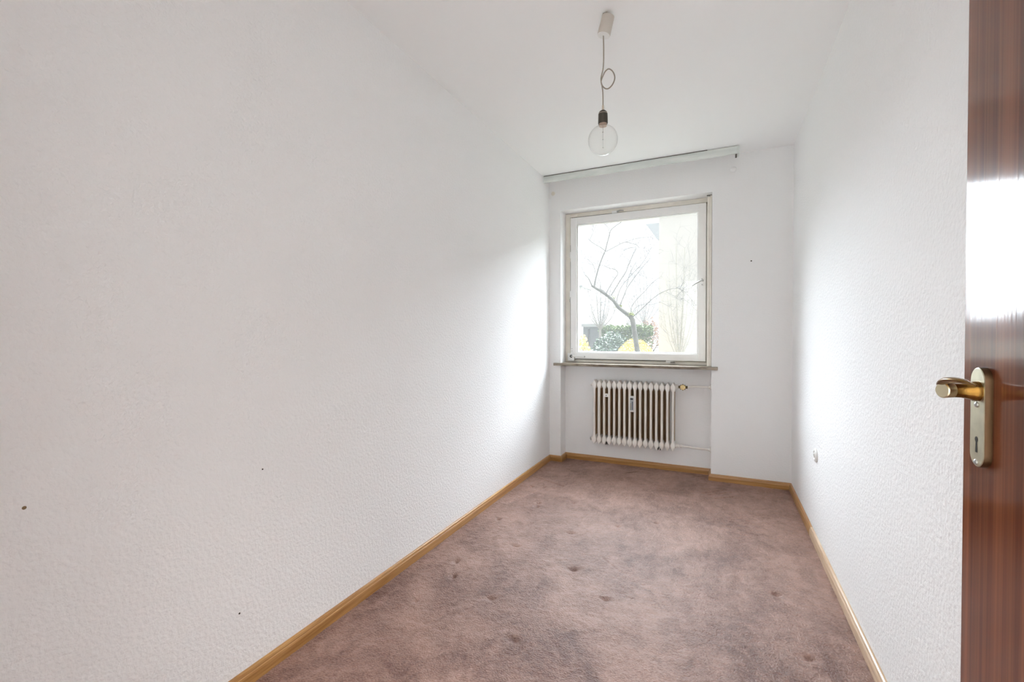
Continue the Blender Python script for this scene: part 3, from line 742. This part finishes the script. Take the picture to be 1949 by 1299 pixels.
def branch(mb, pts, r0, r1, seg=6):
    p = catmull(pts, 5)
    mb.tube(p, [r0 + (r1 - r0) * (k / (len(p) - 1)) ** 0.8 for k in range(len(p))], seg)
    return p
def twigs(mb, p, n, length, rad, rng, up=0.35, level=1, start=0.25):
    """short crooked side shoots along a branch"""
    for _ in range(n):
        i = rng.randrange(int(len(p) * start), len(p)); base = p[i]
        d0 = (p[min(i + 1, len(p) - 1)] - p[max(i - 1, 0)]).normalized()
        d = (d0 * rng.uniform(0.0, 0.8) + Vector((rng.gauss(0, 0.7), rng.gauss(0, 0.7), rng.gauss(up, 0.6)))).normalized()
        L = length * rng.uniform(0.4, 1.2); q = [base]; c = base.copy()
        for k in range(3):
            d = (d + Vector((rng.gauss(0, 0.3), rng.gauss(0, 0.3), rng.gauss(0.03, 0.3)))).normalized()
            c = c + d * L / 3; q.append(c.copy())
        mb.tube(q, [rad, rad * 0.85, rad * 0.7, rad * 0.5], 3, cap=False)
        if level > 0:
            twigs(mb, q, 3, length * 0.5, rad * 0.75, rng, up, level - 1, 0.3)

# the leaning mossy tree
TY = 6.0
tree = empty('leaning_tree', at(1214, 690, TY) * 1.0)
tree.location.z = GZ
tag(tree, 'bare leaning tree with mossy forked trunk in front of the cream house', 'tree')
def P(l, dy0=0.0, dy1=0.0):
    n = len(l)
    return [at(x, y, TY + dy0 + (dy1 - dy0) * i / max(1, n - 1)) for i, (x, y) in enumerate(l)]
def tpart(mb, name, m, parent=tree, **k):
    o = mb.build(name, m, **k)
    if parent is tree: at_origin(o, tree)
    else: o.parent = parent
    return o
base = at(1217, 700, TY); base.z = GZ - 0.1
mbt = MB()
trunk = branch(mbt, [base] + P([(1214, 680), (1211, 655), (1207, 628), (1203.5, 608)]), 0.058, 0.052, 12)
tpart(mbt, 'trunk', m_bark, smooth=True)
mbl = MB()
limb = branch(mbl, P([(1205, 612), (1199, 602), (1187, 593), (1177, 585), (1168, 573), (1156, 563), (1144, 555), (1131, 547), (1126, 544)], 0, -0.3), 0.054, 0.022, 10)
tpart(mbl, 'limb', m_bark, smooth=True)
specs = [  # pixel path, depth start, depth end, radius start, radius end
    ([(1127, 545), (1124, 538), (1120, 530), (1114, 524)], -0.3, -0.5, 0.014, 0.006),
    ([(1131, 546), (1134, 530), (1140, 508), (1147, 489), (1152, 478)], -0.3, -0.1, 0.016, 0.012),
    ([(1152, 478), (1156, 462), (1160, 447), (1163, 438), (1172, 430), (1181, 424), (1190, 415)], -0.1, 0.1, 0.012, 0.005),
    ([(1160, 445), (1157, 433), (1150, 426), (1146, 418)], 0.0, 0.2, 0.007, 0.003),
    ([(1152, 478), (1143, 471), (1132, 465), (1122, 458)], -0.1, -0.4, 0.007, 0.005),
    ([(1122, 458), (1126, 449), (1129, 441), (1126, 436)], -0.4, -0.5, 0.005, 0.003),
    ([(1153, 479), (1165, 473), (1180, 465), (1192, 461), (1203, 464), (1211, 466), (1217, 472)], -0.1, 0.5, 0.009, 0.004),
    ([(1192, 461), (1205, 456), (1218, 453), (1240, 452), (1242, 458)], 0.2, 0.7, 0.006, 0.003),
    ([(1132, 549), (1145, 552), (1152, 557), (1158, 564)], -0.5, -0.2, 0.007, 0.009),
    ([(1153, 561), (1160, 547), (1169, 532), (1176, 521), (1170, 513), (1158, 510), (1150, 506), (1140, 505)], -0.2, -0.8, 0.009, 0.003),
    ([(1133, 520), (1131, 510), (1126, 500), (1118, 494), (1112, 492)], -0.3, -0.9, 0.006, 0.003),
    ([(1163, 563), (1172, 548), (1182, 532), (1191, 518), (1196, 505), (1203, 489), (1210, 474), (1209, 470)], -0.1, 0.3, 0.013, 0.005),
    ([(1209, 471), (1200, 472), (1192, 475), (1186, 478)], 0.3, 0.2, 0.005, 0.003),
    ([(1173, 580), (1176, 563), (1183, 546), (1196, 530), (1210, 515), (1222, 502), (1232, 486), (1240, 472), (1252, 460)], 0, 0.6, 0.009, 0.003),
    ([(1180, 582), (1188, 562), (1194, 548), (1208, 528), (1222, 510), (1234, 496), (1238, 491)], 0, 0.4, 0.010, 0.004),
    ([(1192, 548), (1196, 530), (1203, 512), (1210, 500)], 0.1, 0.2, 0.006, 0.004),
    ([(1175, 545), (1190, 536), (1200, 532)], 0.1, 0.2, 0.004, 0.003),
    ([(1203, 604), (1201, 590), (1206, 578), (1216, 566), (1228, 554), (1240, 540), (1254, 529)], 0, 0.3, 0.010, 0.004),
    ([(1205, 603), (1213, 596), (1226, 584), (1242, 569), (1258, 558), (1275, 551), (1291, 549), (1303, 556), (1315, 569), (1326, 583)], 0, -0.6, 0.010, 0.003),
    ([(1203, 600), (1207, 590), (1214, 583), (1224, 580), (1240, 580), (1256, 576), (1270, 582)], 0, 0.4, 0.007, 0.003),
    ([(1268, 556), (1285, 564), (1305, 572), (1324, 590)], -0.3, -0.8, 0.004, 0.003),
]
tw = MB()
for k, (pp, d0, d1, r0, r1) in enumerate(specs):
    mb = MB(); q = branch(mb, P(pp, d0, d1), r0, r1, 6)
    tpart(mb, 'branch', m_bark, smooth=True)
    L = sum((q[i + 1] - q[i]).length for i in range(len(q) - 1))
    twigs(tw, q, int(5 + 7 * L), 0.34, 0.0031, rng, 0.3, 1, 0.35)
t_o = tpart(tw, 'twig_spray', m_twig); t_o['kind'] = 'stuff'
def leaf_mesh(mb, centers, size, rng, mi=0, flat=False):
    for c in centers:
        a = Vector((rng.gauss(0, 1), rng.gauss(0, 1), rng.gauss(0, 0.7))).normalized()
        b = a.cross(Vector((rng.gauss(0, 1), rng.gauss(0, 1), rng.gauss(0, 1)))).normalized()
        s = size * rng.uniform(0.6, 1.3)
        mb.add([c - a * s, c + b * s * 0.45, c + a * s, c - b * s * 0.45], [(0, 1, 2, 3)], mi)
def moss_clump(px, py, n, sp):
    mb = MB(); c = at(px, py, TY - 0.05)
    cs = [c + Vector((rng.gauss(0, sp), rng.gauss(0, 0.03), rng.gauss(0, 0.016))) for _ in range(n)]
    leaf_mesh(mb, cs, 0.016, rng)
    o = tpart(mb, 'moss', m_moss); o['label'] = 'bright green moss on the bark'; o['kind'] = 'stuff'
moss_clump(1201, 599, 220, 0.034); moss_clump(1178, 583, 200, 0.036); moss_clump(1196, 597, 90, 0.03); moss_clump(1166, 567, 70, 0.04)

def bush(name, label, cat, px0, px1, py_top, Y, depth, m_leaf, n, size, seed, jag=0.25, stem=True, zbot=None):
    r = random.Random(seed)
    a = at(px0, py_top, Y); b = at(px1, py_top, Y); cx_ = (a.x + b.x) / 2; rx = abs(b.x - a.x) / 2
    top_ = a.z; z0 = GZ if zbot is None else zbot
    root = empty(name, (cx_, Y, GZ)); tag(root, label, cat)
    mb = MB(); cs = []
    lobes = [(cx_ + r.uniform(-0.7, 0.7) * rx, Y + r.uniform(-0.6, 0.6) * depth, r.uniform(0.75, 1.0)) for _ in range(9)]
    while len(cs) < n:
        u = r.uniform(-1, 1); v = r.uniform(-1, 1); hmax = math.sqrt(max(0, 1 - u * u * 0.9)) * math.sqrt(max(0, 1 - v * v * 0.8))
        x = cx_ + u * rx; y = Y + v * depth
        k = max(1 - jag * min(1, math.hypot((x - lx) / rx, (y - ly) / depth) * 1.6) for lx, ly, _ in lobes)
        zt = z0 + (top_ - z0) * hmax * k
        cs.append(Vector((x, y, z0 + (zt - z0) * (r.random() ** 0.35))))
    leaf_mesh(mb, cs, size, r)
    o = mb.build('foliage', m_leaf); at_origin(o, root); o['kind'] = 'stuff'
    if stem:
        sb = MB()
        for _ in range(7):
            e = r.choice(cs); sb.tube([(cx_ + r.uniform(-0.1, 0.1), Y, GZ - 0.05), ((cx_ + e.x) / 2, (Y + e.y) / 2, e.z * 0.6), e], [0.03, 0.02, 0.01], 5)
        at_origin(sb.build('stem', m_bark), root)
    return root
bush('forsythia_bush', 'rounded bright yellow flowering bush behind the tree trunk', 'bush', 1166, 1256, 642, 8.0, 0.6, m_yellow, 5000, 0.028, 1, 0.12)
bush('laurel_bush', 'dense dark green evergreen bush beside the yellow bush', 'bush', 1122, 1214, 628, 10.5, 0.8, m_everg, 3600, 0.055, 2, 0.22)
bush('pale_yellow_bush', 'small pale yellow bush at the edge of the lawn near the shed', 'bush', 1098, 1122, 634, 15, 0.5, m_yellow, 600, 0.06, 3, 0.2)
bush('russet_bush', 'reddish brown bush near the corner of the cream house', 'bush', 1214, 1262, 597, 21.5, 0.9, m_russet, 1300, 0.06, 4, 0.35)
# clipped hedge
h0 = at(1142, 622, 19); h1 = at(1222, 620, 19)
hed = empty('hedge', ((h0.x + h1.x) / 2, 19, GZ)); tag(hed, 'long clipped green hedge behind the bushes', 'hedge')
mbh = MB(); rh = random.Random(8); cs = []
for _ in range(4500):
    x = rh.uniform(h0.x, h1.x + 0.5); y = 19 + rh.uniform(-0.4, 0.4)
    cs.append(Vector((x, y, h0.z * (0.2 + 0.8 * rh.random() ** 0.4) + rh.uniform(-0.05, 0.12) * (1 if rh.random() < 0.3 else 0.2))))
leaf_mesh(mbh, cs, 0.07, rh)
o = mbh.build('foliage', m_hedge); at_origin(o, hed); o['kind'] = 'stuff'
mbs = MB()
for k in range(8): mbs.tube([(h0.x + (h1.x - h0.x) * k / 7, 19, -0.05), (h0.x + (h1.x - h0.x) * k / 7 + 0.05, 19, h0.z * 0.8)], 0.03, 5)
at_origin(mbs.build('stem', m_bark), hed)

def shrub_tree(name, label, px, py_fork, py_top, Y, spread, nst, seed, r0, m, ntw=16):
    """many upright stems fanning out of one short trunk"""
    r = random.Random(seed); f = at(px, py_fork, Y); t = at(px, py_top, Y)
    root = empty(name, (f.x, Y, GZ)); tag(root, label, 'tree')
    mb = MB(); mb.tube([(f.x, Y, GZ - 0.1), (f.x + 0.02, Y, f.z * 0.6), f], [r0 * 1.2, r0, r0 * 0.9], 8)
    at_origin(mb.build('trunk', m, smooth=True), root)
    tw_ = MB()
    for k in range(nst):
        a = (k + 0.5) / nst * 2 - 1
        e = Vector((f.x + a * spread + r.uniform(-0.1, 0.1), Y + r.uniform(-spread, spread) * 0.7, t.z - abs(a) ** 2 * (t.z - f.z) * 0.45 + r.uniform(-0.2, 0.2)))
        mid = f.lerp(e, 0.45) + Vector((a * spread * 0.18, 0, -0.05))
        mb = MB(); q = branch(mb, [f, mid, e], r0 * 0.5, r0 * 0.12, 5)
        at_origin(mb.build('branch', m), root)
        twigs(tw_, q, ntw, 0.16 * (t.z - f.z) + 0.15, r0 * 0.10, r, 0.5, 1, 0.2)
    o = tw_.build('twig_spray', m_twig); at_origin(o, root); o['kind'] = 'stuff'
shrub_tree('fan_tree', 'bare many-stemmed young tree in front of the shed', 1142, 628, 535, 17.0, 0.85, 11, 21, 0.06, m_hazed, 10)
shrub_tree('distant_tree', 'hazy bare tree far behind the hedge', 1226, 620, 520, 30.0, 1.5, 9, 22, 0.06, m_hazed, 14)
shrub_tree('distant_tree', 'thin bare tree far behind the fan-shaped tree', 1196, 625, 560, 37.0, 1.2, 8, 23, 0.06, m_hazed, 10)
shrub_tree('wall_shrub', 'leafless thin shrub growing in front of the cream house wall', 1292, 690, 470, 8.2, 0.55, 10, 24, 0.016, mat('pale_stem', (0.30, 0.28, 0.20), 0.9), 12)
